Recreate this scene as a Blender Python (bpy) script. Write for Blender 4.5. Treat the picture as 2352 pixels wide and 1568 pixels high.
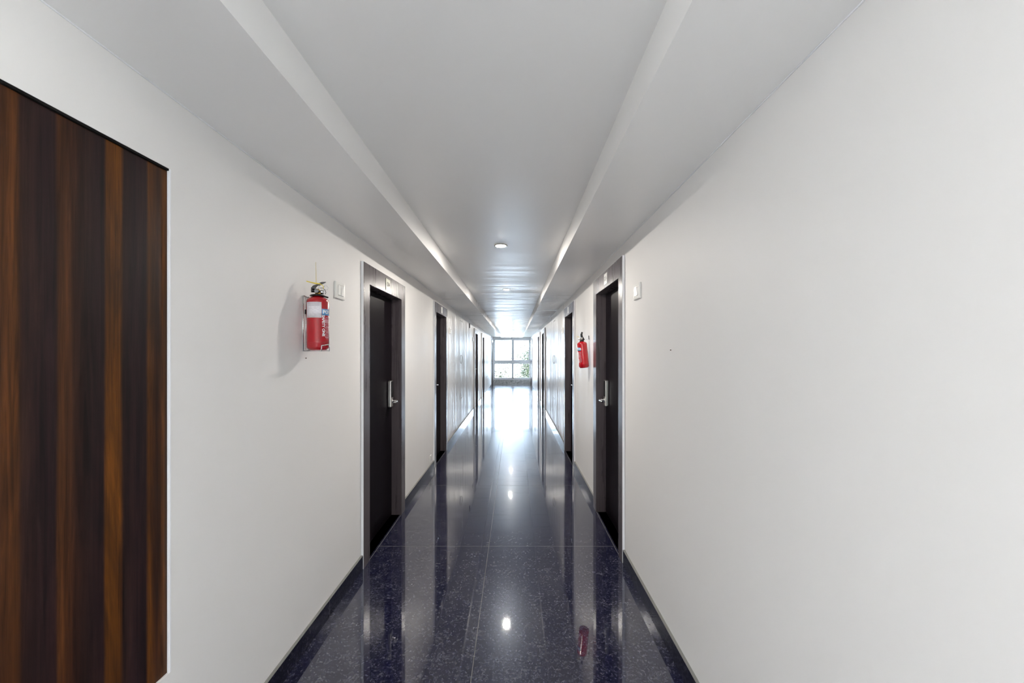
import bpy, bmesh, math, random
from mathutils import Vector, Matrix
random.seed(7)
PI = math.pi
SC = bpy.context.scene
COL = SC.collection
for o in list(bpy.data.objects): bpy.data.objects.remove(o)

# ------------------------------------------------------------------ camera
EYE = 1.57
cam_d = bpy.data.cameras.new('camera'); cam = bpy.data.objects.new('camera', cam_d); COL.objects.link(cam)
cam_d.sensor_width = 36; cam_d.lens = 14.0
cam_d.shift_x = -6/2352; cam_d.shift_y = 27.5/2352
cam_d.clip_start = 0.02; cam_d.clip_end = 500
cam.location = (0, 0, EYE); cam.rotation_euler = (PI/2, 0, 0)
SC.camera = cam
# ------------------------------------------------------------------ world, sun, exposure
w = bpy.data.worlds.new('sky'); SC.world = w; w.use_nodes = True
nt = w.node_tree; nt.nodes.clear()
wo = nt.nodes.new('ShaderNodeOutputWorld'); bg = nt.nodes.new('ShaderNodeBackground')
# bright bluish sky ahead (beyond the end window), a dimmer neutral one behind
tcw = nt.nodes.new('ShaderNodeTexCoord'); sxw = nt.nodes.new('ShaderNodeSeparateXYZ'); nt.links.new(tcw.outputs['Generated'], sxw.inputs[0])
rmp = nt.nodes.new('ShaderNodeMapRange'); rmp.inputs['From Min'].default_value = -.2; rmp.inputs['From Max'].default_value = .8; nt.links.new(sxw.outputs['Y'], rmp.inputs['Value'])
mxw = nt.nodes.new('ShaderNodeMixRGB'); mxw.inputs[1].default_value = (7.8, 7.7, 7.6, 1); mxw.inputs[2].default_value = (16.5, 19.5, 23.5, 1); nt.links.new(rmp.outputs[0], mxw.inputs[0])
# glow added below the horizon behind, to brighten the near ceiling
rm2 = nt.nodes.new('ShaderNodeMapRange'); rm2.inputs['From Min'].default_value = .05; rm2.inputs['From Max'].default_value = -.15; nt.links.new(sxw.outputs['Z'], rm2.inputs['Value'])
low_glow = nt.nodes.new('ShaderNodeMixRGB'); low_glow.inputs[1].default_value = (4.6, 4.6, 4.7, 1); low_glow.inputs[2].default_value = (13.5, 13.1, 12.6, 1); nt.links.new(rm2.outputs[0], low_glow.inputs[0]); nt.links.new(low_glow.outputs[0], mxw.inputs[1])
nt.links.new(mxw.outputs[0], bg.inputs[0]); bg.inputs[1].default_value = 1.0
nt.links.new(bg.outputs[0], wo.inputs[0])
sun_d = bpy.data.lights.new('sun', 'SUN'); sun_d.energy = 5.0; sun_d.angle = 0.02; sun_d.color = (1, .96, .9)
sun = bpy.data.objects.new('sun', sun_d); COL.objects.link(sun); sun.rotation_euler = (math.radians(40), 0, math.radians(60)); sun.location = (0, 30, 20)
SC.view_settings.view_transform = 'Standard'; SC.view_settings.look = 'None'
SC.view_settings.gamma = 1; SC.view_settings.use_curve_mapping = False
SC.view_settings.exposure = 0.38
LW, RW = 1.119, 0.826            # wall planes
Y0, Y1 = -2.7, 20.2              # ends of the corridor
SOF, TRAY = 2.405, 2.545         # soffit and tray heights
RX0, SW0, SW1 = .38, -2.6, -.35      # glazed openings added behind the camera for light: rear wall and right wall
for nm, xx, yy, rz, zc, h, wd in (('far_window_daylight', (RW-LW)/2, Y1+0.22, 0, 1.3, 2.2, 1.95), ('added_rear_daylight', (RX0+RW)/2, Y0-.22, PI, 1.22, 2.4, RW-RX0), ('added_side_daylight', RW+.22, (SW0+SW1)/2, -PI/2, 1.22, 2.4, SW1-SW0)):  # rear and side portals serve openings added unseen for light
    ld = bpy.data.lights.new(nm, 'AREA'); ld.shape = 'RECTANGLE'; ld.size = wd; ld.size_y = h
    ld.cycles.is_portal = True
    lo = bpy.data.objects.new(nm, ld); COL.objects.link(lo)
    lo.location = (xx, yy, zc); lo.rotation_euler = (-PI/2, 0, rz)

# ------------------------------------------------------------------ material helpers
def mat(name, color=(.8,.8,.8), rough=.5, metal=0, spec=.5, coat=0, emit=None, estr=0):
    m = bpy.data.materials.new(name); m.use_nodes = True
    b = m.node_tree.nodes['Principled BSDF']
    b.inputs['Base Color'].default_value = (*color, 1); b.inputs['Roughness'].default_value = rough
    b.inputs['Metallic'].default_value = metal; b.inputs['Specular IOR Level'].default_value = spec
    b.inputs['Coat Weight'].default_value = coat; b.inputs['Coat Roughness'].default_value = .05
    if emit: b.inputs['Emission Color'].default_value = (*emit, 1); b.inputs['Emission Strength'].default_value = estr
    return m
class G:
    """tiny node-graph helper"""
    def __init__(s, m): s.t = m.node_tree; s.b = s.t.nodes['Principled BSDF']
    def n(s, typ, **kw):
        x = s.t.nodes.new(typ)
        for k, v in kw.items(): setattr(x, k, v)
        return x
    def set(s, node, **kw): 
        for k, v in kw.items(): node.inputs[k].default_value = v
        return node
    def l(s, a, b): s.t.links.new(a, b)
    def geo(s): return s.n('ShaderNodeNewGeometry').outputs['Position']
    def obj(s): return s.n('ShaderNodeTexCoord').outputs['Object']
    def mapn(s, vec, scale): 
        m = s.n('ShaderNodeMapping'); m.inputs['Scale'].default_value = scale; s.l(vec, m.inputs['Vector']); return m.outputs[0]
    def noise(s, vec, scale=1, detail=2, rough=.5, dist=0):
        x = s.n('ShaderNodeTexNoise'); x.inputs['Scale'].default_value = scale; x.inputs['Detail'].default_value = detail
        x.inputs['Roughness'].default_value = rough; x.inputs['Distortion'].default_value = dist; s.l(vec, x.inputs['Vector']); return x.outputs['Fac']
    def ramp(s, fac, stops, interp='LINEAR'):
        r = s.n('ShaderNodeValToRGB'); r.color_ramp.interpolation = interp
        el = r.color_ramp.elements
        while len(el) < len(stops): el.new(.5)
        for e, (p, c) in zip(el, stops): e.position = p; e.color = (*c, 1) if len(c) == 3 else c
        s.l(fac, r.inputs[0]); return r.outputs[0]
    def math(s, op, a, b=None, c=None):
        x = s.n('ShaderNodeMath', operation=op)
        for i, v in enumerate((a, b, c)):
            if v is None: continue
            if isinstance(v, (int, float)): x.inputs[i].default_value = v
            else: s.l(v, x.inputs[i])
        return x.outputs[0]
    def mix(s, fac, a, b, typ='MIX'):
        x = s.n('ShaderNodeMixRGB', blend_type=typ)
        for i, v in enumerate((fac, a, b)):
            if isinstance(v, (int, float)): x.inputs[i].default_value = v
            elif isinstance(v, tuple): x.inputs[i].default_value = (*v, 1)
            else: s.l(v, x.inputs[i])
        return x.outputs[0]
    def bump(s, h, strength, dist=.01):
        x = s.n('ShaderNodeBump'); x.inputs['Strength'].default_value = strength; x.inputs['Distance'].default_value = dist
        s.l(h, x.inputs['Height']); s.l(x.outputs[0], s.b.inputs['Normal'])

def paint(name, color, scale, rough=.3, bump=.35, spec=.5, near=.16):
    m = mat(name, color, rough, spec=spec); g = G(m); p = g.geo()
    v = g.mapn(p, scale)
    n1 = g.noise(v, 1, 4, .6); n2 = g.noise(g.mapn(p, (.7, .7, .7)), 1, 3)
    col = g.mix(g.ramp(n2, [(.3, (0,0,0)), (.75, (1,1,1))]), tuple(c*.975 for c in color), color)
    g.l(col, g.b.inputs['Base Color'])
    # brushed-on enamel: streaks of higher and lower gloss, worse in the older far part of the corridor
    sx = g.n('ShaderNodeSeparateXYZ'); g.l(p, sx.inputs[0])
    mr = g.n('ShaderNodeMapRange'); mr.inputs['From Min'].default_value = 2.6; mr.inputs['From Max'].default_value = 6.5; g.l(sx.outputs[1], mr.inputs['Value'])
    st = g.math('MULTIPLY', g.math('SUBTRACT', g.ramp(n1, [(.32, (0,0,0)), (.68, (1,1,1))]), .5), mr.outputs[0])
    g.l(g.math('ADD', g.math('MULTIPLY', st, .30), g.math('MULTIPLY_ADD', mr.outputs[0], -near, rough+near)), g.b.inputs['Roughness'])
    n1 = g.math('MULTIPLY', n1, mr.outputs[0])
    g.bump(n1, bump, .004)
    return m
M_WALL = paint('wall_enamel_paint', (.86,.845,.83), (13, 13, .8), .38, .16, .5)
M_CEIL = paint('ceiling_enamel_paint', (.93,.92,.905), (.8, 12, 12), .38, .16, 1.0, 0)

def granite(name, grout=True):
    m = mat(name, (.02,.02,.04), .25, spec=.16 if grout else .1, coat=1 if grout else .3)
    m.node_tree.nodes['Principled BSDF'].inputs['Coat IOR'].default_value = 1.8 if grout else 1.5
    m.node_tree.nodes['Principled BSDF'].inputs['Specular Tint'].default_value = (.50, .70, 1, 1)
    m.node_tree.nodes['Principled BSDF'].inputs['Coat Tint'].default_value = (.9, .94, 1, 1)
    m.node_tree.nodes['Principled BSDF'].inputs['Coat Roughness'].default_value = .03; g = G(m); p = g.geo()
    a = g.noise(p, 62, 6, .78, .5); b = g.noise(p, 11, 4, .65)
    f = g.math('ADD', a, g.math('MULTIPLY', g.math('SUBTRACT', b, .5), .34))
    col = g.ramp(f, [(.36, (.001,.001,.013)), (.46, (.005,.005,.030)), (.54, (.028,.028,.054)), (.64, (.105,.100,.112))])
    vo = g.n('ShaderNodeTexVoronoi'); vo.inputs['Scale'].default_value = 260; g.l(p, vo.inputs['Vector'])
    spark = g.math('MULTIPLY', g.math('LESS_THAN', vo.outputs['Distance'], .16), g.math('GREATER_THAN', g.noise(p, 140, 1), .62))
    col = g.mix(g.math('MULTIPLY', spark, .55), col, (.45,.47,.55))
    if grout:
        s = g.n('ShaderNodeSeparateXYZ'); g.l(p, s.inputs[0]); X, Y = s.outputs[0], s.outputs[1]
        def line(v, c, wd): return g.math('LESS_THAN', g.math('ABSOLUTE', g.math('SUBTRACT', v, c)), wd)
        ty = g.math('FRACT', g.math('DIVIDE', g.math('SUBTRACT', Y, 3.245-15.0-.75), 1.495))
        tl = g.math('LESS_THAN', g.math('ABSOLUTE', g.math('SUBTRACT', ty, .5)), .0011)
        tl = g.math('LESS_THAN', g.math('ABSOLUTE', g.math('SUBTRACT', g.math('FRACT', g.math('DIVIDE', g.math('SUBTRACT', Y, 3.245-15.0*1.495-.5*1.495), 1.495)), .5)), .0011)
        L = g.math('MAXIMUM', tl, line(X, -.21, .0017))
        L = g.math('MAXIMUM', L, line(X, -LW+.014, .002)); L = g.math('MAXIMUM', L, line(X, RW-.014, .002))
        col = g.mix(L, col, (.22,.21,.18))
        g.l(g.math('MULTIPLY_ADD', L, .5, .25), g.b.inputs['Roughness'])
    if not grout: col = g.mix(1.0, col, (.45, .45, .5), 'MULTIPLY')
    g.l(col, g.b.inputs['Base Color'])
    g.bump(g.noise(p, 3.0, 2), .05, .004)
    return m
M_FLOOR = granite('dark_blue_granite')
M_SKIRT = granite('dark_granite_skirting', False)
M_LEDGE = mat('rough_granite_edge', (.2,.2,.19), .6)
M_JOINT = mat('pale_joint', (.38,.37,.34), .7)

def laminate(name, dark, light, rough=.28, sc=(30, 30, 1.2)):
    m = mat(name, dark, rough); g = G(m); p = g.obj()
    n = g.noise(g.mapn(p, sc), 1, 5, .65, .3)
    g.l(g.ramp(n, [(.35, dark), (.68, light)]), g.b.inputs['Base Color'])
    g.l(g.math('MULTIPLY_ADD', n, .15, rough-.07), g.b.inputs['Roughness'])
    return m
M_CASE = laminate('taupe_walnut_laminate', (.066,.053,.060), (.102,.084,.088), .28, (22, 22, 1.0))
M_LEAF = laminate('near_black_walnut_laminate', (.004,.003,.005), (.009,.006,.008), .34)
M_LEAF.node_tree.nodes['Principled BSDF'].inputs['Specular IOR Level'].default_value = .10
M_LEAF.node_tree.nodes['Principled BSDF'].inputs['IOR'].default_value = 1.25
M_EDGE = mat('white_painted_edge', (.90,.91,.93), .4)
M_STEEL = mat('brushed_steel', (.74,.72,.68), .33, 1)
M_CHROME = mat('chrome_wire', (.85,.85,.86), .15, 1)
M_BLACK = mat('black_plastic', (.008,.008,.009), .25)
M_DKGREY = mat('dark_grey_metal', (.14,.14,.15), .4, .5)
M_WHITEP = mat('white_switch_plastic', (.80,.79,.76), .28)
M_WHITEP2 = mat('white_rocker_plastic', (.86,.86,.84), .2)
M_PLATE = mat('cream_number_plate', (.55,.56,.45), .3)
M_INK = mat('black_ink', (.006,.006,.006), .5)
M_RED = mat('glossy_red_enamel', (.44,.001,.009), .20, spec=.45, coat=.7)
M_BRASS = mat('brass', (.78,.52,.16), .28, 1)
M_PAPER = mat('white_label_paper', (.80,.76,.79), .35, coat=.4)
M_BLUE = mat('light_blue_label', (.14,.40,.72), .3, coat=.4)
M_WPRINT = mat('white_print', (.86,.84,.86), .35)
M_PPRINT = mat('pale_pink_print', (.62,.25,.30), .4)
M_GPRINT = mat('grey_print', (.50,.45,.52), .5)
M_YEL = mat('yellow_plastic_tape', (.85,.66,.08), .45)
M_YELP = mat('pale_yellow_string', (.80,.68,.36), .5)
M_FRAME = mat('white_window_frame', (.94,.95,.96), .35)
M_TRIMR = mat('downlight_rim', (.55,.53,.5), .35, .5)
M_LAMP = mat('warm_lamp_diffuser', (1,.9,.75), .5, emit=(1,.94,.86), estr=1200)
M_PANELW = paint('painted_shaft_panel', (.85,.84,.83), (13, 13, .8), .38, .16)
M_SHADEJOINT = mat('dark_shade_and_joint', (.012,.011,.011), .9, spec=.1)  # dark colour for the painted shade strip and the panel joints

def wood_panel_mat():
    m = mat('striped_walnut_laminate', (.05,.02,.01), .42); g = G(m); p = g.geo()
    s = g.n('ShaderNodeSeparateXYZ'); g.l(p, s.inputs[0]); Y = s.outputs[1]
    warp = g.math('MULTIPLY', g.math('SUBTRACT', g.noise(g.mapn(p, (1, 6, 1.1)), 1, 2), .5), .012)
    u = g.math('DIVIDE', g.math('SUBTRACT', g.math('ADD', Y, warp), .35), 1.0)
    A = (.020,.0095,.0085); B = (.066,.024,.0075); Cc = (.034,.013,.007); D = (.017,.008,.010); E = (.098,.034,.005)
    st = [(0, Cc), (.12, A), (.22, Cc), (.30, D), (.40, B), (.50, Cc), (.553, B), (.560, A), (.628, D), (.634, B), (.665, Cc), (.70, A), (.743, D), (.749, E), (.787, E), (.797, A), (.83, D), (.868, D), (.875, E), (.905, Cc), (.930, E), (.945, A)]
    base = g.ramp(u, st)
    gr = g.noise(g.mapn(p, (40, 75, 2.2)), 1, 8, .72, .8)
    gr2 = g.noise(g.mapn(p, (6, 9, .9)), 1, 4, .6, 1.5)
    c = g.mix(1.0, base, g.ramp(gr, [(.34, (.45,.43,.47)), (.66, (1.5,1.42,1.3))]), 'MULTIPLY')
    c = g.mix(1.0, c, g.ramp(gr2, [(.32, (.42,.42,.55)), (.50, (.95,.92,.9)), (.7, (1.7,1.6,1.25))]), 'MULTIPLY')
    g.l(c, g.b.inputs['Base Color']); g.l(g.math('MULTIPLY_ADD', gr, .2, .34), g.b.inputs['Roughness'])
    g.b.inputs['Specular IOR Level'].default_value = .25
    return m
M_WOODP = wood_panel_mat()
def marble_mat():
    m = mat('grey_veined_marble', (.5,.5,.48), .2); g = G(m); p = g.geo()
    n = g.noise(p, 3.5, 6, .7, 1.8)
    g.l(g.ramp(n, [(.36, (.25,.26,.25)), (.46, (.50,.51,.49)), (.56, (.58,.58,.56)), (.66, (.88,.88,.86))]), g.b.inputs['Base Color']); return m
M_MARBLE = marble_mat()
def glass_mat():
    m = bpy.data.materials.new('window_glass'); m.use_nodes = True; t = m.node_tree; t.nodes.clear()
    o = t.nodes.new('ShaderNodeOutputMaterial'); mx = t.nodes.new('ShaderNodeMixShader'); fr = t.nodes.new('ShaderNodeFresnel'); fr.inputs[0].default_value = 1.45
    tr = t.nodes.new('ShaderNodeBsdfTransparent'); tr.inputs[0].default_value = (.95,.97,.97,1); gl = t.nodes.new('ShaderNodeBsdfGlossy'); gl.inputs['Roughness'].default_value = .01
    t.links.new(fr.outputs[0], mx.inputs[0]); t.links.new(tr.outputs[0], mx.inputs[1]); t.links.new(gl.outputs[0], mx.inputs[2]); t.links.new(mx.outputs[0], o.inputs[0]); return m
M_GLASS = glass_mat()
def leaf_mat(name, a, b):
    m = mat(name, a, .5); g = G(m)
    g.l(g.ramp(g.noise(g.geo(), 3.0, 3), [(.35, a), (.65, b)]), g.b.inputs['Base Color'])
    return m
M_LEAVES = leaf_mat('green_leaves', (.040,.066,.044), (.076,.10,.060))
M_LEAVES2 = leaf_mat('yellow_green_leaves', (.056,.070,.040), (.078,.086,.055))
M_FLOWER = leaf_mat('orange_yellow_leaves', (.075,.052,.025), (.085,.075,.036))
M_BARK = leaf_mat('bark', (.10,.07,.05), (.18,.14,.10))
M_GROUND = leaf_mat('outside_ground', (.62,.60,.55), (.55,.58,.48))
M_NAIL = mat('rusty_nail', (.09,.05,.03), .6, .4)

# ------------------------------------------------------------------ mesh helpers
def tag(o, label=None, cat=None, group=None, kind=None):
    if label: o['label'] = label
    if cat: o['category'] = cat
    if group: o['group'] = group
    if kind: o['kind'] = kind
    return o
def empty(name, loc=(0,0,0), rz=0, rx=0, ry=0):
    o = bpy.data.objects.new(name, None); o.empty_display_size = .1; COL.objects.link(o); o.location = loc; o.rotation_euler = (rx, ry, rz); return o
class MB:
    def __init__(s): s.b = bmesh.new()
    def box(s, x0, x1, y0, y1, z0, z1, bev=0, mi=0):
        b = s.b; n0 = len(b.faces)
        vs = [b.verts.new((x, y, z)) for x in (x0, x1) for y in (y0, y1) for z in (z0, z1)]
        F = [(0,1,3,2),(4,6,7,5),(0,4,5,1),(2,3,7,6),(0,2,6,4),(1,5,7,3)]
        fs = [b.faces.new([vs[i] for i in f]) for f in F]
        for f in fs: f.material_index = mi
        if bev:
            es = {e for f in fs for e in f.edges}
            r = bmesh.ops.bevel(b, geom=list(es), offset=bev, segments=2, profile=.5, affect='EDGES')
            for f in r['faces']: f.material_index = mi
        return s
    def lathe(s, prof, c=(0,0,0), seg=32, axis='Z', mi=0, smooth=True, rot=None):
        b = s.b; rings = []
        for r, h in prof:
            ring = []
            for i in range(seg):
                a = 2*PI*i/seg; p = Vector((r*math.cos(a), r*math.sin(a), h))
                if axis == 'Y': p = Vector((p.x, p.z, -p.y)) 
                if axis == 'X': p = Vector((p.z, p.x, p.y))
                if rot: p = rot @ p
                ring.append(b.verts.new(p + Vector(c)))
            rings.append(ring)
        for a, d in zip(rings, rings[1:]):
            for i in range(seg):
                f = b.faces.new((a[i], a[(i+1) % seg], d[(i+1) % seg], d[i])); f.smooth = smooth; f.material_index = mi
        for ring, rev in ((rings[0], True), (rings[-1], False)):
            f = b.faces.new(list(reversed(ring)) if rev else ring); f.material_index = mi
        return s
    def tube(s, pts, r, seg=8, mi=0, closed=False, smooth=True):
        b = s.b; pts = [Vector(p) for p in pts]; rings = []; n = len(pts); prev = None
        for i, p in enumerate(pts):
            if closed: t = pts[(i+1) % n]-pts[i-1]
            else: t = pts[min(i+1, n-1)]-pts[max(i-1, 0)]
            t.normalize()
            if prev is None: up = Vector((0,0,1)) if abs(t.z) < .9 else Vector((1,0,0)); a = t.cross(up).normalized()
            else: a = (prev - t*prev.dot(t)).normalized()
            prev = a; c = t.cross(a)
            rr = r[i] if isinstance(r, (list, tuple)) else r
            rings.append([b.verts.new(p + a*rr*math.cos(2*PI*k/seg) + c*rr*math.sin(2*PI*k/seg)) for k in range(seg)])
        m = n if closed else n-1
        for i in range(m):
            A, D = rings[i], rings[(i+1) % n]
            for k in range(seg):
                f = b.faces.new((A[k], A[(k+1) % seg], D[(k+1) % seg], D[k])); f.smooth = smooth; f.material_index = mi
        if not closed:
            b.faces.new(list(reversed(rings[0]))).material_index = mi; b.faces.new(rings[-1]).material_index = mi
        return s
    def prism(s, poly, lo, hi, plane='XZ', mi=0):
        """extrude a 2D outline; plane XZ -> along Y, YZ -> along X"""
        b = s.b
        def P(u, v, w): return (u, w, v) if plane == 'XZ' else (w, u, v)
        A = [b.verts.new(P(u, v, lo)) for u, v in poly]; D = [b.verts.new(P(u, v, hi)) for u, v in poly]
        n = len(poly)
        for i in range(n): b.faces.new((A[i], A[(i+1) % n], D[(i+1) % n], D[i])).material_index = mi
        b.faces.new(list(reversed(A))).material_index = mi; b.faces.new(D).material_index = mi
        return s
    def build(s, name, mats, parent=None):
        bmesh.ops.recalc_face_normals(s.b, faces=s.b.faces)
        me = bpy.data.meshes.new(name); s.b.to_mesh(me); s.b.free()
        for m in (mats if isinstance(mats, (list, tuple)) else [mats]): me.materials.append(m)
        o = bpy.data.objects.new(name, me); COL.objects.link(o)
        if parent: o.parent = parent
        return o
def font_mesh(text, size, bold=0.0):
    cu = bpy.data.curves.new('lettering', 'FONT'); cu.body = text; cu.size = size; cu.align_x = 'CENTER'; cu.align_y = 'CENTER'; cu.offset = bold; cu.resolution_u = 3
    o = bpy.data.objects.new('lettering', cu); COL.objects.link(o); bpy.context.view_layer.update()
    me = bpy.data.meshes.new_from_object(o.evaluated_get(bpy.context.evaluated_depsgraph_get()))
    bpy.data.objects.remove(o); return me
def lettering(name, text, size, material, parent, place, bold=0.0, sub=0):
    """place maps (x, y) of the flat text to a 3D local point"""
    me = font_mesh(text, size, bold)
    bm = bmesh.new(); bm.from_mesh(me)
    for v in bm.verts: v.co = Vector(place(v.co.x, v.co.y))
    bm.to_mesh(me); bm.free(); me.materials.clear(); me.materials.append(material)
    o = bpy.data.objects.new(name, me); COL.objects.link(o); o.parent = parent; return o

# ------------------------------------------------------------------ walls with openings
def wall(name, side, holes, th=.25, Y0=Y0):
    """solid wall with blind recesses; holes = (y0, y1, z0, z1, depth)"""
    b = bmesh.new()
    X = lambda w: (-LW - w) if side == 'L' else (RW + w)       # w = depth into the wall
    ys = sorted({Y0, Y1+.25, *[h[0] for h in holes], *[h[1] for h in holes]}); zs = sorted({0, 2.8, *[h[2] for h in holes], *[h[3] for h in holes]})
    V = {}
    def v(w, y, z):
        k = (round(w, 4), round(y, 4), round(z, 4))
        if k not in V: V[k] = b.verts.new((X(w), y, z))
        return V[k]
    for y0, y1 in zip(ys, ys[1:]):
        for z0, z1 in zip(zs, zs[1:]):
            d = 0
            for h in holes:
                if h[0]-1e-6 <= y0 and y1 <= h[1]+1e-6 and h[2]-1e-6 <= z0 and z1 <= h[3]+1e-6: d = h[4]
            b.faces.new((v(d, y0, z0), v(d, y1, z0), v(d, y1, z1), v(d, y0, z1)))
    for y0, y1, z0, z1, d in holes:
        cy = [y for y in ys if y0-1e-6 <= y <= y1+1e-6]; cz = [z for z in zs if z0-1e-6 <= z <= z1+1e-6]
        for a, c in zip(cy, cy[1:]):
            for z in (z0, z1): b.faces.new((v(0, a, z), v(0, c, z), v(d, c, z), v(d, a, z)))
        for a, c in zip(cz, cz[1:]):
            for y in (y0, y1): b.faces.new((v(0, y, a), v(0, y, c), v(d, y, c), v(d, y, a)))
    B = [b.verts.new((X(th), y, z)) for y, z in ((Y0, 0), (Y1+.25, 0), (Y1+.25, 2.8), (Y0, 2.8))]
    b.faces.new(B)
    for a, c in ((0, 1), (1, 2), (2, 3), (3, 0)):
        p, q = B[a], B[c]
        b.faces.new((p, q, b.verts.new((X(0), q.co.y, q.co.z)), b.verts.new((X(0), p.co.y, p.co.z))))
    bmesh.ops.remove_doubles(b, verts=b.verts, dist=1e-5)
    bmesh.ops.recalc_face_normals(b, faces=b.faces)
    me = bpy.data.meshes.new(name); b.to_mesh(me); b.free(); me.materials.append(M_WALL)
    o = bpy.data.objects.new(name, me); COL.objects.link(o); return o

# door data: side, opening y0, y1, top of opening, casing widths near/far, casing top, casing projection, lock at far side?
DOORS = [
 ('L', 3.023, 3.874, 2.094, .123, .125, 2.241, .020, 1),
 ('R', 3.095, 3.944, 2.155, .111, .135, 2.303, .020, 1),
 ('L', 5.590, 6.420, 2.155, .115, .090, 2.290, .020, 0),
 ('R', 5.555, 6.400, 2.150, .130, .120, 2.290, .020, 0),
 ('L', 11.02, 11.76, 2.130, .15, .12, 2.260, .036, 1),
 ('R', 10.75, 11.50, 2.130, .15, .12, 2.260, .036, 1),
 ('L', 13.50, 14.20, 2.130, .18, .12, 2.260, .036, 0),
 ('R', 12.88, 13.58, 2.130, .18, .12, 2.260, .036, 0),
 ('L', 19.10, 19.85, 2.120, .13, .12, 2.250, .036, 1),
 ('R', 18.60, 19.40, 2.120, .13, .12, 2.250, .036, 1)]
PANELS = [('L', 8.18, 8.62, .63, 2.25), ('R', 8.10, 8.52, .63, 2.25), ('L', 15.75, 16.45, .63, 2.20), ('R', 15.75, 16.4, .63, 2.20)]
WOOD = (.34, 1.297, .535, 2.168)
J = .035
for side in 'LR':
    holes = [(d[1]-J, d[2]+J, 0, d[3]+J, .16) for d in DOORS if d[0] == side]
    holes += [(p[1], p[2], p[3], p[4], .03) for p in PANELS if p[0] == side]
    if side == 'L': holes.append((*WOOD[:2], *WOOD[2:], .030))
    o = wall('wall_left' if side == 'L' else 'wall_right', side, holes, Y0=Y0 if side == 'L' else SW1)
    tag(o, 'glossy off-white painted wall with the large brown wooden panel' if side == 'L' else 'glossy off-white painted wall on the right, bare up to its first door', 'wall', kind='structure')
tag(MB().box(-LW-.25, RW+.25, Y0-.25, Y1+.25, -.15, 0).build('floor', M_FLOOR), 'polished dark blue granite floor with thin pale joints', 'floor', kind='structure')
# ceiling: two dropped soffits with a raised tray between them, lowered again in front of the window
c = MB()
SX0, SX1 = -.697, .421
c.box(-LW, SX0, Y0, Y1+.25, SOF, 2.8).box(SX1, RW, Y0, Y1+.25, SOF, 2.8).box(SX0, SX1, Y0, Y1+.25, TRAY, 2.8)
tag(c.build('ceiling', M_CEIL), 'off-white glossy ceiling with a shallow raised tray along the middle', 'ceiling', kind='structure')
for nm, xa, xb, za in (('trim_3', -LW+.0002, -LW+.0042, SOF), ('trim_4', RW-.0042, RW-.0002, SOF)):
    tag(MB().box(xa, xb, Y0+.01, Y1-.01, za-.0042, za-.0002, .001).build(nm, M_EDGE), 'thin white filler bead where the %s wall meets the ceiling' % ('left' if nm == 'trim_3' else 'right'), 'trim', kind='structure')
# baseboards, broken at the doors
for side in 'LR':
    b = MB(); ds = sorted([d for d in DOORS if d[0] == side], key=lambda d: d[1]); y = Y0 if side == 'L' else SW1
    segs = []
    for d in ds: segs.append((y, d[1]-d[4])); y = d[2]+d[5]
    segs.append((y, Y1))
    for a, e in segs:
        cuts = [a]+[q for q in (2.377, 7.3, 9.6, 16.2) if a+.1 < q < e-.1 and (side == 'L' or q > 3)]+[e]
        for p, q in zip(cuts, cuts[1:]):
            q2 = q-.003 if q != e else q
            x0, x1 = (-LW, -LW+.016) if side == 'L' else (RW-.016, RW)
            b.box(x0, x1, p, q2, 0, .099)
            b.box(x0 + (0 if side == 'L' else .0004), x1 - (.0004 if side == 'L' else 0), p, q2, .099, .1005, mi=1)
            if q != e: b.box(x0+(0 if side == 'L' else .001), x1-(.001 if side == 'L' else 0), q2, q, 0, .099, mi=2)
    tag(b.build('baseboard_left' if side == 'L' else 'baseboard_right', [M_SKIRT, M_LEDGE, M_JOINT]), 'dark granite skirting along the %s wall' % ('left' if side == 'L' else 'right'), 'baseboard', kind='structure')

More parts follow.
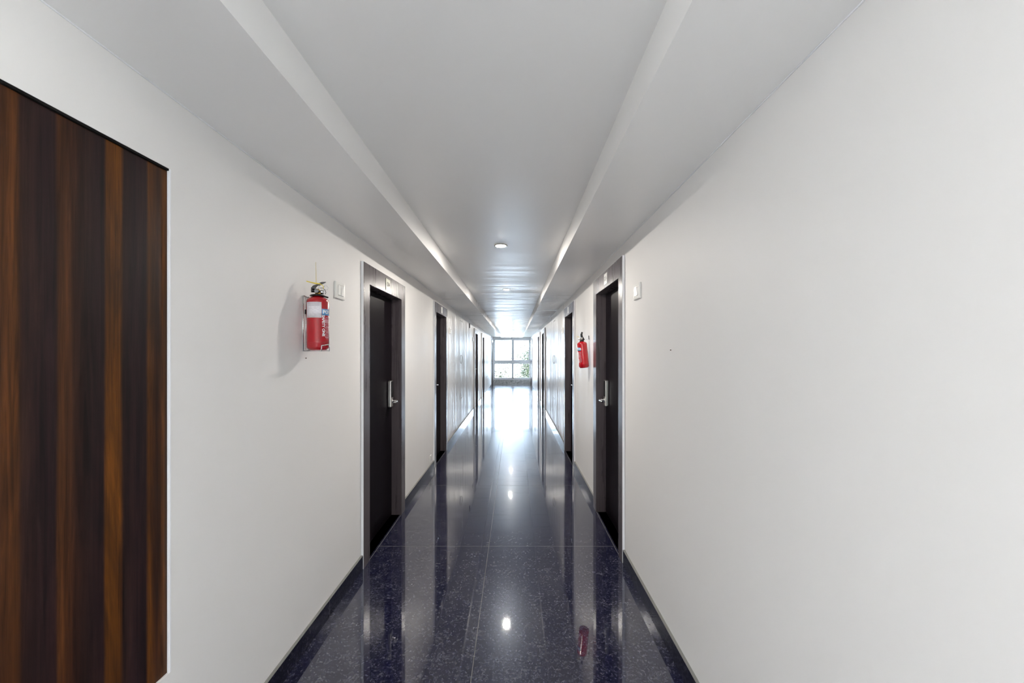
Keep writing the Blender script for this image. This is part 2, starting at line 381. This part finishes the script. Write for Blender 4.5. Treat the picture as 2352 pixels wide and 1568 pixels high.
# ------------------------------------------------------------------ end walls and windows
def end_wall(name, y0, y1, label):
    b = MB().box(-LW, SX0, y0, y1, 2.36, SOF).box(SX1, RW, y0, y1, 2.36, SOF).box(-LW, RW, y0, y1, -.0, .02)
    tag(b.build(name, M_WALL), label, 'wall', kind='structure')
end_wall('wall_back', Y1+.02, Y1+.25, 'white strip of wall over the window at the corridor end')
tag(MB().box(-LW, RW, Y1+.02, Y1+.25, .02, .235, .004).build('trim_1', M_MARBLE), 'low grey veined marble ledge under the end window', 'ledge', kind='structure')
def window(name, loc, rz, label):
    s = 1
    w = empty(name, loc, rz); tag(w, label, 'window', kind='structure')
    W = (RW+LW)/2; H = 2.36-.235
    x = lambda wx: wx-(RW-LW)/2
    z = lambda wz: wz-.235
    f = MB()
    f.box(-W, x(-1.02), 0, .07*s, 0, H).box(x(.765), W, 0, .07*s, 0, H)
    f.box(x(-1.02), x(.765), 0, .07*s, 0, z(.315)).box(x(-1.02), x(.765), 0, .07*s, z(2.27), H)
    f.box(x(-1.02), x(.765), 0, .07*s, z(1.065), z(1.195))
    f.box(x(-.125), x(-.065), 0, .07*s, z(.315), z(1.065)).box(x(-.125), x(-.065), 0, .07*s, z(1.195), z(2.27))
    f.build('window_frame', M_FRAME, w)
    for (a, b, c0, d) in ((-1.02, -.125, .315, 1.065), (-.065, .765, .315, 1.065), (-1.02, -.125, 1.195, 2.27), (-.065, .765, 1.195, 2.27)):
        sa = MB(); t = .022 if c0 < 1 else .03
        if a > -.5 and c0 > 1: t = .04
        X0, X1, Z0, Z1 = x(a), x(b), z(c0), z(d); ya, yb = (.015*s, .055*s)
        sa.box(X0, X0+t, ya, yb, Z0, Z1).box(X1-t, X1, ya, yb, Z0, Z1).box(X0+t, X1-t, ya, yb, Z0, Z0+t).box(X0+t, X1-t, ya, yb, Z1-t, Z1)
        so = sa.build('sash', M_EDGE, w)
        MB().box(X0+t, X1-t, .032*s, .038*s, Z0+t, Z1-t).build('pane', M_GLASS, so)
    MB().box(-W, W, -.03*s, 0, H-.005, H+.012).build('window_track', M_TRIMR, w)
    tx0, tx1 = x(SX0)+.004, x(SX1)-.004; tt = z(TRAY)-.004
    fl = MB().box(tx0, tx1, .0, .07, H, H+.03).box(tx0, tx0+.02, .0, .07, H+.03, tt).box(tx1-.02, tx1, .0, .07, H+.03, tt).build('fanlight_frame', M_EDGE, w)
    MB().box(tx0+.02, tx1-.02, .032, .038, H+.03, tt).build('pane', M_GLASS, fl)
    MB().box(-.03, .03, -.045*s, -.005*s, H-.02, H+.03, .003).build('track_bracket', M_DKGREY, w)
    MB().box(x(-.13), x(-.02), -.03*s, .0, z(.285), z(.33), .003).build('window_latch', M_TRIMR, w)
window('window_1', ((RW-LW)/2, Y1+.06, .235), 0, 'tall white four-pane window at the far end of the corridor')
def glazing(name, loc, rz, width, label):  # unseen openings added so daylight reaches the near walls
    rw = empty(name, loc, rz); tag(rw, label, 'window', kind='structure')
    Wd = width/2-.002; f = MB()
    f.box(-Wd, -Wd+.05, .03, .10, .002, 2.40).box(Wd-.05, Wd, .03, .10, .002, 2.40).box(-Wd+.05, Wd-.05, .03, .10, .002, .05).box(-Wd+.05, Wd-.05, .03, .10, 2.36, 2.40).box(-.02, .02, .03, .10, .05, 2.36)
    f.build('window_frame', M_FRAME, rw)
    for q0, q1 in ((-Wd+.05, -.02), (.02, Wd-.05)): MB().box(q0, q1, .062, .068, .05, 2.36).build('pane', M_GLASS, rw)
glazing('added_window_2', ((RX0+RW)/2, Y0, 0), PI, RW-RX0, 'full-height glazed opening added unseen behind the camera to light the near walls')
glazing('added_window_3', (RW, (SW0+SW1)/2, 0), -PI/2, SW1-SW0, 'full-height glazed opening added unseen in the right wall to light the near walls')
tag(MB().box(-LW, RX0, Y0-.25, Y0, 0, 2.8).box(RX0, RW, Y0-.25, Y0, 2.405, 2.8).build('wall_front', M_WALL), 'off-white wall behind the camera', 'wall', kind='structure')
tag(MB().box(RW, RW+.25, Y0-.25, SW0, 0, 2.8).box(RW, RW+.25, SW0, SW1, 2.405, 2.8).build('wall_side', M_WALL), 'off-white wall around the side opening behind the camera', 'wall', kind='structure')

# ------------------------------------------------------------------ doors
def wall_empty(name, side, y, z, out=0.0):
    """local x = right when facing the wall, local -y = out of the wall"""
    return empty(name, (-LW+out, y, z) if side == 'L' else (RW-out, y, z), PI/2 if side == 'L' else -PI/2)
ORD = ['first', 'second', 'third', 'fourth', 'fifth']
def door(i, side, y0, y1, top, cn, cf, ctop, p, far):
    W = (y1-y0)/2; yc = (y0+y1)/2
    d = wall_empty('door_%d' % (i+1), side, yc, 0)
    sd = 'left' if side == 'L' else 'right'
    extra = {(0,'L'): ' with a number plate reading 204', (0,'R'): ' next to the hanging extinguisher', (4,'L'): ' beside the end window', (4,'R'): ' beside the end window'}.get((i//2, side), '')
    tag(d, 'dark wooden door, %s along the %s wall%s' % (ORD[i//2], sd, extra), 'door', kind='structure')
    # near side of the opening is local -x on the left wall, +x on the right wall
    ml, mr = (cn, cf) if side == 'L' else (cf, cn)
    f = MB()
    e = .0015
    f.box(-W-ml, -W, -p, -e, 0.001, top).box(W, W+mr, -p, -e, 0.001, top).box(-W-ml, W+mr, -p, -e, top, ctop, )
    f.box(-W-J+e, -W, -e, .158, .001, top).box(W, W+J-e, -e, .158, .001, top).box(-W-J+e, W+J-e, -e, .158, top, top+J-e)
    # rebate the leaf closes against
    f.box(-W, -W+.012, .112, .158, .001, top).box(W-.012, W, .112, .158, .001, top)
    fr = f.build('door_frame', M_CASE, d)
    s = MB(); t = .0025
    s.box(-W-ml-t, -W-ml, -p+.001, -e, 0.001, ctop).box(W+mr, W+mr+t, -p+.001, -e, 0.001, ctop).box(-W-ml-t, W+mr+t, -p+.001, -e, ctop, ctop+t)
    so = s.build('edge_strip', M_EDGE, fr); so['label'] = 'white painted edge of the door frame'
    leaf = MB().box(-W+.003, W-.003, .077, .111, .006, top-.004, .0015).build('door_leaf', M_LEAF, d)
    sgn = 1 if (far == (side == 'L')) else -1       # +1 puts the lock towards local +x
    lx = sgn*(W-.095)
    L = MB().box(lx-.036, lx+.036, .077-.034, .0765, 1.062, 1.312, .008).build('door_lock', M_STEEL, d)
    L['label'] = 'brushed steel electronic lock'
    MB().box(lx-.030, lx+.030, .077-.037, .077-.0342, 1.155, 1.306, .001).build('lock_panel', M_BLACK, L)
    h = MB().lathe([(.0, .0), (.020, .0), (.020, .008), (.010, .010), (.010, .050), (.0, .050)], (lx, .0428, 1.118), 16, 'Y')
    hm = h
    for v in h.b.verts: v.co.y = .0428 - (v.co.y-.0428)
    hm.tube([(lx, -.002, 1.118), (lx-sgn*.02, -.006, 1.118), (lx-sgn*.06, -.006, 1.117), (lx-sgn*.115, -.002, 1.115)], [.0095, .0095, .0085, .0075], 10)
    hm.build('lever_handle', M_CHROME, L)
    if i < 4 or True:
        z = (top+ctop)/2 + (.0 if i else -.003); pw, ph = .056, .048
        if i//2 == 1: pw = .045
        pl = MB().box(-pw, pw, -p-.004, -p-.0003, z-ph, z+ph, .0012).build('number_plate', M_PLATE if i < 1 else M_WHITEP, d)
        if i < 4:
            dd = MB()
            for sx in (-1, 1): dd.lathe([(0, 0), (.005, 0), (.005, .0015), (0, .0015)], (sx*(pw-.013), -p-.0041, z), 10, 'Y')
            for v in dd.b.verts: pass
            dd.build('screw', M_INK, pl)
        if i in (0, 1):
            lettering('number', '204' if i == 0 else '203', .052, M_INK if i == 0 else M_DKGREY, pl, lambda x, y: (x, -p-.0046, z+y), .0012 if i == 0 else .0004)
    return d
for i, a in enumerate(DOORS): door(i, *a)

# ------------------------------------------------------------------ wooden panel, shaft panels
wp = wall_empty('wooden_panel', 'L', (WOOD[0]+WOOD[1])/2, WOOD[2])
tag(wp, 'large dark striped walnut panel set into the left wall nearest the camera', 'panel')
hw = (WOOD[1]-WOOD[0])/2
MB().box(-hw+.0005, hw-.0005, .008, .0295, .0005, WOOD[3]-WOOD[2]-.007, .0008).build('panel_board', M_WOODP, wp)
MB().box(hw-.007, hw-.001, -.0015, .0075, 0, WOOD[3]-WOOD[2], .001).build('plaster_bead', M_EDGE, wp)
MB().box(-hw+.0005, hw-.0005, .0008, .0295, WOOD[3]-WOOD[2]-.0066, WOOD[3]-WOOD[2]-.0005).build('painted_shade_strip', M_SHADEJOINT, wp)  # dark strip stands in for the shade in the top recess
plabel = ['white flush shaft panel with a ring pull, left wall past the second door', 'white flush shaft panel with a ring pull, right wall past the second door',
          'far white shaft panel on the left wall, nearer the end window', 'far white shaft panel on the right wall, nearer the end window']
for (sd, y0, y1, z0, z1), lb in zip(PANELS, plabel):
    e = wall_empty('shaft_panel', sd, (y0+y1)/2, z0); tag(e, lb, 'panel', 'white flush shaft panels')
    W = (y1-y0)/2; H = z1-z0
    MB().box(-W+.006, W-.006, .0015, .024, .006, H-.006, .001).build('panel_board', M_PANELW, e)
    MB().box(-W+.001, W-.001, .0245, .0295, .001, H-.001).build('backing', M_SHADEJOINT, e)
    s = -1 if sd == 'L' else 1
    cx = s*(W-.03); zc = EYE-.06-z0 - (.06 if y0 < 10 else .09)
    n = 28
    pts = [(cx+math.cos(2*PI*k/n)*.085*.9+(.03*s), -.012-.024*(.5+.5*math.cos(2*PI*k/n)*-s), zc+math.sin(2*PI*k/n)*.085) for k in range(n)]
    r = MB().tube(pts, .0045, 8, closed=True)
    r.build('ring_pull', M_TRIMR, e)

# ------------------------------------------------------------------ switches and socket
def make_switch(side, y, z, big):
    e = wall_empty('light_switch', side, y, z)
    MB().prism([(-.066,-.052),(.066,-.052),(.066,.052),(-.066,.052)], -.006, 0, 'XZ').build('back_box', M_WHITEP, e)
    p = MB(); b = p.b     # bevelled cover
    o = [(-.066,-.052),(.066,-.052),(.066,.052),(-.066,.052)]; i_ = [(-.042,-.036),(.042,-.036),(.042,.036),(-.042,.036)]
    A = [b.verts.new((x, -.0062, z_)) for x, z_ in o]; B = [b.verts.new((x*.97, -.012, z_*.97)) for x, z_ in o]; Cc = [b.verts.new((x, -.013, z_)) for x, z_ in i_]; D = [b.verts.new((x, -.0105, z_)) for x, z_ in i_]
    for P, Q in ((A, B), (B, Cc), (Cc, D)):
        for k in range(4): b.faces.new((P[k], P[(k+1)%4], Q[(k+1)%4], Q[k]))
    b.faces.new(D); b.faces.new(list(reversed(A)))
    p.build('cover_plate', M_WHITEP, e)
    for k, x in enumerate((-.019, .019)):
        tilt = .003 if k else -.0005
        q = MB(); bb = q.b
        vs = [bb.verts.new(v) for v in ((x-.017, -.0107, -.031), (x+.017, -.0107, -.031), (x+.017, -.0107, .031), (x-.017, -.0107, .031),
              (x-.0165, -.0145-tilt, -.030), (x+.0165, -.0145-tilt, -.030), (x+.0165, -.0145+tilt*.6, .030), (x-.0165, -.0145+tilt*.6, .030))]
        for f in ((3,2,1,0),(4,5,6,7),(0,1,5,4),(1,2,6,5),(2,3,7,6),(3,0,4,7)): bb.faces.new([vs[t] for t in f])
        q.build('rocker', M_WHITEP2, e)
    return e
SW = [('L', 2.535, 1.968, 'white two-rocker switch plate between the left extinguisher and the first left door'),
      ('R', 2.665, 1.985, 'white two-rocker switch plate on the bare right wall before the first right door'),
      ('L', 6.90, 1.965, 'small white switch plate just past the second left door'),
      ('R', 6.86, 1.965, 'small white switch plate just past the second right door'),
      ('L', 10.62, 1.95, 'tiny white switch plate just before the third left door'),
      ('R', 10.42, 1.95, 'tiny white switch plate just before the third right door'),
      ('L', 14.75, 1.95, 'tiny white switch plate just past the fourth left door'),
      ('R', 14.45, 1.95, 'tiny white switch plate just past the fourth right door'),
      ('L', 18.70, 1.95, 'far white switch plate just before the last left door'),
      ('R', 18.25, 1.95, 'far white switch plate just before the last right door')]
def copy_tree(o, parent=None):
    c = o.copy(); COL.objects.link(c)
    if parent: c.parent = parent
    for ch in [x for x in bpy.data.objects if x.parent == o]: copy_tree(ch, c)
    return c
proto = None
for sd, y, z, lb in SW:
    if proto is None: e = proto = make_switch(sd, y, z, True)
    else:
        e = copy_tree(proto); e.location = (-LW, y, z) if sd == 'L' else (RW, y, z); e.rotation_euler = (0, 0, PI/2 if sd == 'L' else -PI/2)
    tag(e, lb, 'switch', 'white light switches on both walls')
e = wall_empty('wall_socket', 'L', 5.28, .175); tag(e, 'small white socket plate low on the left wall above the skirting, before the second door', 'socket')
MB().box(-.043, .043, -.010, -.0002, -.045, .045, .003).build('cover_plate', M_WHITEP, e)
MB().box(-.022, .022, -.0125, -.0103, -.024, .024, .001).build('socket_insert', M_WHITEP2, e)
e = wall_empty('junction_box', 'L', 9.85, 2.20); tag(e, 'small dark grey box high on the left wall under the ceiling edge', 'box')
MB().box(-.045, .045, -.016, -.0002, 0, .115, .002).build('box_body', M_DKGREY, e)
MB().box(-.040, .040, -.0195, -.0163, .005, .110, .001).build('box_lid', M_DKGREY, e)
for sd, y, z, lb in (('L', 2.13, 1.545, 'small rusty nail in the left wall under the extinguisher'), ('R', 2.10, 1.588, 'small dark nail in the bare right wall')):
    e = wall_empty('wall_nail', sd, y, z); tag(e, lb, 'nail')
    MB().lathe([(0, 0), (.0022, 0), (.0022, .006), (0, .006)], (0, -.0062, 0), 8, 'Y').build('nail_head', M_NAIL, e)

# ------------------------------------------------------------------ downlights
dl = None
for y, lb in ((3.59, 'round recessed downlight in the ceiling tray, nearest and largest'), (6.05, 'round recessed downlight, second one down the ceiling tray'),
              (11.57, 'small distant downlight, third of the lit row'), (14.05, 'smallest and farthest lit downlight before the end window'), (-1.7, 'round downlight added unseen behind the camera to light the near walls')):  # last one is out of view, added to brighten the near walls
    if dl is None:
        e = dl = empty('downlight', (-.124, y, TRAY))
        MB().lathe([(.034, -.0005), (.058, -.0005), (.060, -.004), (.056, -.007), (.047, -.008), (.043, -.0045), (.034, -.0035)], seg=40).build('rim', M_TRIMR, e)
        MB().lathe([(0, -.0088), (.034, -.0088), (.044, -.0082), (.044, -.0080), (0, -.0080)], seg=40).build('lamp_diffuser', M_LAMP, e)
    else:
        e = copy_tree(dl); e.location = (-.124, y, TRAY)
    tag(e, lb, 'ceiling light', 'downlights along the ceiling tray')

# ------------------------------------------------------------------ fire extinguishers
R = .0545; HB = .285
def body_mesh(parent):
    prof = [(0, .006), (.030, .004), (.044, .0), (.047, .006), (R-.003, .008), (R, .016), (R, .040), (R+.0008, .042), (R, .044), (R, HB-.030), (R-.0015, HB-.021), (R-.007, HB-.013), (R-.022, HB-.005), (.020, HB), (.017, HB+.006), (0, HB+.006)]
    b = MB().lathe(prof, seg=64)
    return b.build('cylinder', M_RED, parent)
def curved_patch(name, a0, a1, z0, z1, m, parent, r=R+.0006, n=20):
    b = bmesh.new(); P = []
    for k in range(n+1):
        a = a0+(a1-a0)*k/n; P.append([b.verts.new((rr*math.cos(a), rr*math.sin(a), z)) for rr in (r, r+.0004) for z in (z0, z1)])
    for p, q in zip(P, P[1:]):
        for i, j in ((2, 3), (3, 1), (1, 0), (0, 2)): 
            f = b.faces.new((p[i], q[i], q[j], p[j])); f.smooth = (i, j) == (2, 3)
    for p in (P[0], P[-1]): b.faces.new((p[0], p[1], p[3], p[2]))
    bmesh.ops.recalc_face_normals(b, faces=b.faces)
    me = bpy.data.meshes.new(name); b.to_mesh(me); b.free(); me.materials.append(m)
    o = bpy.data.objects.new(name, me); COL.objects.link(o); o.parent = parent; return o
def wrap(a0, zc, rot=0, r=R+.0014):
    """flat text onto the cylinder: angle increases to the viewer's right"""
    def f(x, y):
        if rot: x, y = y, -x
        a = a0 + x/R
        return (r*math.cos(a), r*math.sin(a), zc+y)
    return f
def print_lines(name, a0, a1, zs, m, parent):
    b = MB()
    for z, t, x0, x1 in zs:
        n = 8; lo = a0+(a1-a0)*x0; hi = a0+(a1-a0)*x1; rr = R+.0012
        for k in range(n):
            p, q = lo+(hi-lo)*k/n, lo+(hi-lo)*(k+1)/n
            v = [b.b.verts.new((r_*math.cos(a), r_*math.sin(a), zz)) for a in (p, q) for r_ in (rr, rr+.0003) for zz in (z, z+t)]
            for f in ((2,3,7,6),(0,4,5,1),(0,1,3,2),(4,6,7,5),(1,5,7,3),(0,2,6,4)): b.b.faces.new([v[i] for i in f])
    return b.build(name, m, parent)

def extinguisher_left():
    ax, ay, zb = -1.045, 2.118, 1.588
    root = empty('fire_extinguisher', (ax, ay, zb), 0, 0, math.radians(-.6))
    tag(root, 'red fire extinguisher with white paper label on the left wall beside the switch', 'fire extinguisher', 'red fire extinguishers')
    cyl = body_mesh(root)
    F = math.atan2(-ay, -ax)           # direction towards the viewer
    # seen from the camera, right = increasing angle
    lab = curved_patch('paper_label', F-math.radians(66), F+math.radians(19), .168, .250, M_PAPER, cyl)
    rnd = random.Random(3); rows = []
    for k in range(11):
        z = .244-.007*k
        if k < 3: rows.append((z, .0016, .08, .92))
        else:
            x = .05
            while x < .9:
                wd = rnd.uniform(.05, .2); rows.append((z, .0010, x, min(x+wd, .95))); x += wd+rnd.uniform(.05, .25)
    print_lines('label_print', F-math.radians(62), F+math.radians(15), rows, M_GPRINT, lab)
    band = curved_patch('blue_label', F+math.radians(21), F+math.radians(125), .182, .215, M_BLUE, cyl)
    lettering('label_lettering', 'POWDER', .0255, M_WPRINT, band, wrap(F+math.radians(82), .1985), .0013)
    lettering('printed_lettering', 'SAFETY ONE', .0195, M_WPRINT, cyl, wrap(F+math.radians(28), .127, 1), .0008)
    rows = []
    z = .170
    for k in range(22):
        rows.append((z, .0024 if k % 5 else .004, .03 if k % 3 else .12, rnd.uniform(.7, .97))); z -= .0053
    rows += [(.142, .018, .04, .42), (.138, .014, .5, .8)]
    print_lines('instruction_print', F+math.radians(36), F+math.radians(95), rows, M_PPRINT, cyl)
    # valve head
    R_ = Matrix.Rotation(F, 4, 'Z')
    def T(p): return tuple(R_ @ Vector(p))       # local x towards the viewer, y to the viewer's right
    v = MB().lathe([(0, HB+.004), (.014, HB+.004), (.014, HB+.014), (.011, HB+.016), (.011, HB+.036), (.008, HB+.040), (0, HB+.040)], seg=20)
    v.build('valve_body', M_BRASS, root)
    MB().lathe([(.019, HB-.001), (.036, HB+.0), (.038, HB+.005), (.030, HB+.009), (.016, HB+.012), (.016, HB+.004)], seg=28).build('black_collar', M_BLACK, root)
    MB().tube([T((.012, .018, HB+.004)), T((.006, .040, HB-.001)), T((0, .050, HB-.003))], .0048, 8).build('collar_clip', M_BLACK, root)
    MB().tube([T((0, .012, HB+.024)), T((.004, .020, HB+.024)), T((.006, .031, HB+.023))], [.011, .012, .011], 14).build('nozzle', M_CHROME, root)
    MB().tube([T((.008, -.002, HB+.026)), T((.028, -.006, HB+.026))], .010, 16).build('pressure_gauge', M_DKGREY, root)
    MB().tube([T((.0, -.010, HB+.031)), T((.004, -.030, HB+.031))], .011, 14).build('valve_cap', M_BLACK, root)
    b = MB()
    for s in (-1, 1):
        b.tube([T((.010, .0+s*.008, HB+.036)), T((.016, -.002+s*.009, HB+.050)), T((.010, .004+s*.010, HB+.058))], .0022, 6)
    b.build('lever_bracket', M_STEEL, root)
    pts = [(.028, -.020, HB+.038), (.018, -.010, HB+.052), (.004, .008, HB+.062), (-.012, .030, HB+.078)]
    lv = MB(); prev = None
    for (x, y, z) in pts:
        ring = [lv.b.verts.new(T((x+dx, y+dy, z+dz))) for dx, dy, dz in ((.006, .011, 0), (-.006, -.011, 0), (-.006, -.011, .0035), (.006, .011, .0035))]
        if prev:
            for k in range(4): lv.b.faces.new((prev[k], prev[(k+1)%4], ring[(k+1)%4], ring[k]))
        else: lv.b.faces.new(ring)
        prev = ring
    lv.b.faces.new(list(reversed(prev))); lv.build('squeeze_lever', M_DKGREY, root)
    n = 18
    MB().tube([T((.004+.012*math.sin(2*PI*k/n)*.3, .040+.011*math.cos(2*PI*k/n), HB+.048+.011*math.sin(2*PI*k/n))) for k in range(n)], .0013, 6, closed=True).build('safety_pin_ring', M_CHROME, root)
    MB().tube([T((.010, .012, HB+.044)), T((.010, .026, HB+.045)), T((.010, .036, HB+.034)), T((.010, .040, HB+.022)), T((.010, .036, HB+.012))], .0015, 6).build('pin_wire', M_BLACK, root)
    t = MB().tube([T((.018, -.052, HB+.075)), T((.018, -.030, HB+.070)), T((.016, -.006, HB+.066)), T((.012, .012, HB+.066)), T((.010, .026, HB+.058)), T((.012, .029, HB+.042))], [.0024, .0028, .0036, .0026, .0018, .0016], 8)
    t.build('yellow_seal_strap', M_YEL, root)
    # string up to the wall
    s = empty('hanging_string', (-LW+.002, 2.23, 1.57+.50)); tag(s, 'pale yellow string taped to the wall above the left extinguisher', 'string')
    e0 = Vector(s.location); top = root.matrix_basis @ Vector(T((.016, -.006, HB+.070)))
    wallp = Vector((-LW+.0022, 914.67*(LW-.002)/(1182-725.5), EYE+(811.5-602)/914.67*(914.67*(LW-.002)/(1182-725.5))))
    s.location = wallp
    MB().tube([tuple(Vector(q)-wallp) for q in (wallp, wallp*.66+top*.34, wallp*.33+top*.67+Vector((0,0,-.002)), top)], [.0009, .0013, .0016, .0019], 6).build('string', M_YELP, s)
    # wire bracket
    br = wall_empty('extinguisher_bracket', 'L', 2.118, zb); tag(br, 'thin chrome wire bracket holding the left extinguisher', 'bracket')
    def Wp(x, y, z): return (y-2.118, -(x+LW), z-zb)       # world -> bracket local
    wr = .0026; zt = zb+.287
    b = MB()
    b.tube([Wp(-LW+.004, 2.100, zt), Wp(-LW+.004, 2.100, zb-.006)], .0040, 8).tube([Wp(-LW+.004, 2.160, zt), Wp(-LW+.004, 2.160, zb-.006)], .0040, 8)
    b.tube([Wp(-LW+.004, 2.100, zt), Wp(-LW+.004, 2.160, zt)], wr, 8)
    b.tube([Wp(-LW+.006, 2.122, zt-.004), Wp(-LW+.006, 2.122, zb)], .0022, 8)
    b.build('back_rails', M_CHROME, br)
    b = MB()
    z0 = zb-.0045
    b.tube([Wp(-LW+.004, 2.100, z0), Wp(-1.03, 2.062, z0), Wp(-.988, 2.035, z0), Wp(-.986, 2.035, zb+.022), Wp(-.984, 2.075, zb+.026), Wp(-.984, 2.105, zb+.030), Wp(-.986, 2.120, zb+.012), Wp(-.990, 2.125, z0), Wp(-1.04, 2.150, z0), Wp(-LW+.004, 2.160, z0)], wr, 8)
    b.build('bottom_cradle', M_CHROME, br)
    b = MB().tube([Wp(-.986, 2.114, zb+.024), Wp(-.986, 2.114, zb+.225)], .0019, 8)  # wire added in place of a glint along the cylinder's edge
    b.build('glint_wire', M_CHROME, br)
    MB().box(-.012, .001, -.020, -.0085, .19, .215, .001).build('strap_clip', M_BLACK, br)
extinguisher_left()

def extinguisher_right():
    ax, ay, zb = .757, 4.335, 1.416
    root = empty('fire_extinguisher', (ax, ay, zb), 0)
    tag(root, 'red fire extinguisher tilting on a wall hook between the first and second right doors', 'fire extinguisher', 'red fire extinguishers')
    root.rotation_euler = (math.radians(1.5), math.radians(-5.5), 0)
    cyl = body_mesh(root)
    F = math.atan2(-ay, -ax)
    b0 = F-math.radians(80)
    band = curved_patch('blue_label', F-math.radians(100), F-math.radians(20), .186, .222, M_BLUE, cyl)
    lettering('label_lettering', 'POWDER', .022, M_WPRINT, band, wrap(F-math.radians(62), .204), .001)
    lettering('printed_lettering', 'SAFETY ONE', .020, M_WPRINT, cyl, wrap(F-math.radians(56), .118, 1), .0007)
    rnd = random.Random(5)
    rows = [(.172-.0052*k, .0024, rnd.uniform(.02, .1), rnd.uniform(.75, .98)) for k in range(22)]
    print_lines('instruction_print', F-math.radians(42), F-math.radians(18), rows, M_PPRINT, cyl)
    R_ = Matrix.Rotation(F, 4, 'Z')
    def T(p): return tuple(R_ @ Vector(p))
    MB().lathe([(0, HB+.004), (.014, HB+.004), (.014, HB+.014), (.010, HB+.016), (.010, HB+.034), (0, HB+.036)], seg=18).build('valve_body', M_CHROME, root)
    MB().lathe([(.010, HB-.002), (.024, HB+.0), (.024, HB+.010), (.014, HB+.020), (.010, HB+.016)], seg=20).build('black_collar', M_BLACK, root)
    b = MB()
    b.tube([T((.006, -.012, HB+.028)), T((.010, -.034, HB+.030))], .010, 12)
    b.tube([T((.02, .006, HB+.022)), T((.022, .006, HB+.044))], .005, 8)
    b.build('pressure_gauge', M_STEEL, root)
    MB().tube([T((.0, -.020, HB+.052)), T((.0, -.046, HB+.056))], .0025, 6).build('yellow_seal_strap', M_YEL, root)
    pts = [(0, .026, HB+.012), (0, .014, HB+.030), (0, .004, HB+.052), (0, .003, HB+.078), (0, .014, HB+.102)]
    MB().tube([T(p) for p in pts], [.011, .013, .014, .012, .009], 12).build('squeeze_lever', M_BLACK, root)
    h = wall_empty('wall_hook', 'R', 4.40, 1.727); tag(h, 'thin wire hook with black upturned tip holding the tilted extinguisher', 'hook')
    MB().tube([(0, -.0002, 0), (.012, -.010, 0), (.045, -.045, -.004)], .0022, 8).build('hook_wire', M_CHROME, h)
    MB().tube([(.006, -.004, -.004), (.004, -.006, .008), (.003, -.007, .040)], .004, 8).build('hook_tip', M_BLACK, h)
extinguisher_right()

# ------------------------------------------------------------------ outside: ground and trees beyond the window
tag(MB().box(-60, 60, Y1+1, 50, -6.3, -6).build('ground', M_GROUND), 'pale ground outside, far below the window', 'ground', kind='structure')
def tree(name, cx, cy, cz, r, n, size, m, label, flat=1.0, seed=1):
    rnd = random.Random(seed)
    e = empty(name, (cx, cy, -6)); tag(e, label, 'tree' if 'tree' in name else 'shrub')
    t = MB(); H = cz+6
    t.tube([(0, 0, 0), (.1, .05, H*.4), (-.05, .1, H*.75), (0, 0, H+r*.2)], [r*.09, r*.07, r*.05, r*.02], 10)
    cl = []
    for k in range(16):
        a = rnd.uniform(0, 2*PI); u = rnd.uniform(-.6, .9); q = rnd.uniform(.55, 1)*r
        p = Vector((math.cos(a)*math.sqrt(1-u*u)*q, math.sin(a)*math.sqrt(1-u*u)*q, H+u*q*flat)); cl.append(p)
        t.tube([(0, 0, H*.75), tuple(Vector((0, 0, H*.85))*.5+p*.5), tuple(p)], [r*.03, r*.018, r*.006], 6)
    t.build('trunk', M_BARK, e)
    vs, fs = [], []
    for k in range(n):
        c = rnd.choice(cl); d = Vector((rnd.gauss(0, 1), rnd.gauss(0, 1), rnd.gauss(0, 1))); p = c+d*r*.22
        a = Vector((rnd.gauss(0, 1), rnd.gauss(0, 1), rnd.gauss(0, .6))).normalized(); b = a.cross(Vector((rnd.gauss(0, 1), rnd.gauss(0, 1), 1))).normalized()
        s = size*rnd.uniform(.7, 1.3); i = len(vs); up = a.cross(b)*s*.15
        vs += [p-a*s, p+b*s*.4+up, p+a*s, p-b*s*.4+up]; fs += [(i, i+1, i+2), (i, i+2, i+3)]
    me = bpy.data.meshes.new('foliage'); me.from_pydata(vs, [], fs); me.materials.append(m)
    o = bpy.data.objects.new('foliage', me); COL.objects.link(o); o.parent = e
tree('leafy_tree', 2.45, 31.5, -.1, 2.5, 22000, .10, M_LEAVES, 'green leafy tree filling the right-hand panes of the end window', 1.1, 4)
tree('leafy_tree', -.2, 37, -1.5, 2.1, 9000, .10, M_LEAVES2, 'paler sparse tree low in the left-hand pane of the end window', 1, 9)
tree('flowering_shrub', 1.0, 27.5, -.70, .42, 2600, .06, M_FLOWER, 'orange-yellow shrub low in the bottom right pane of the end window', .8, 11)
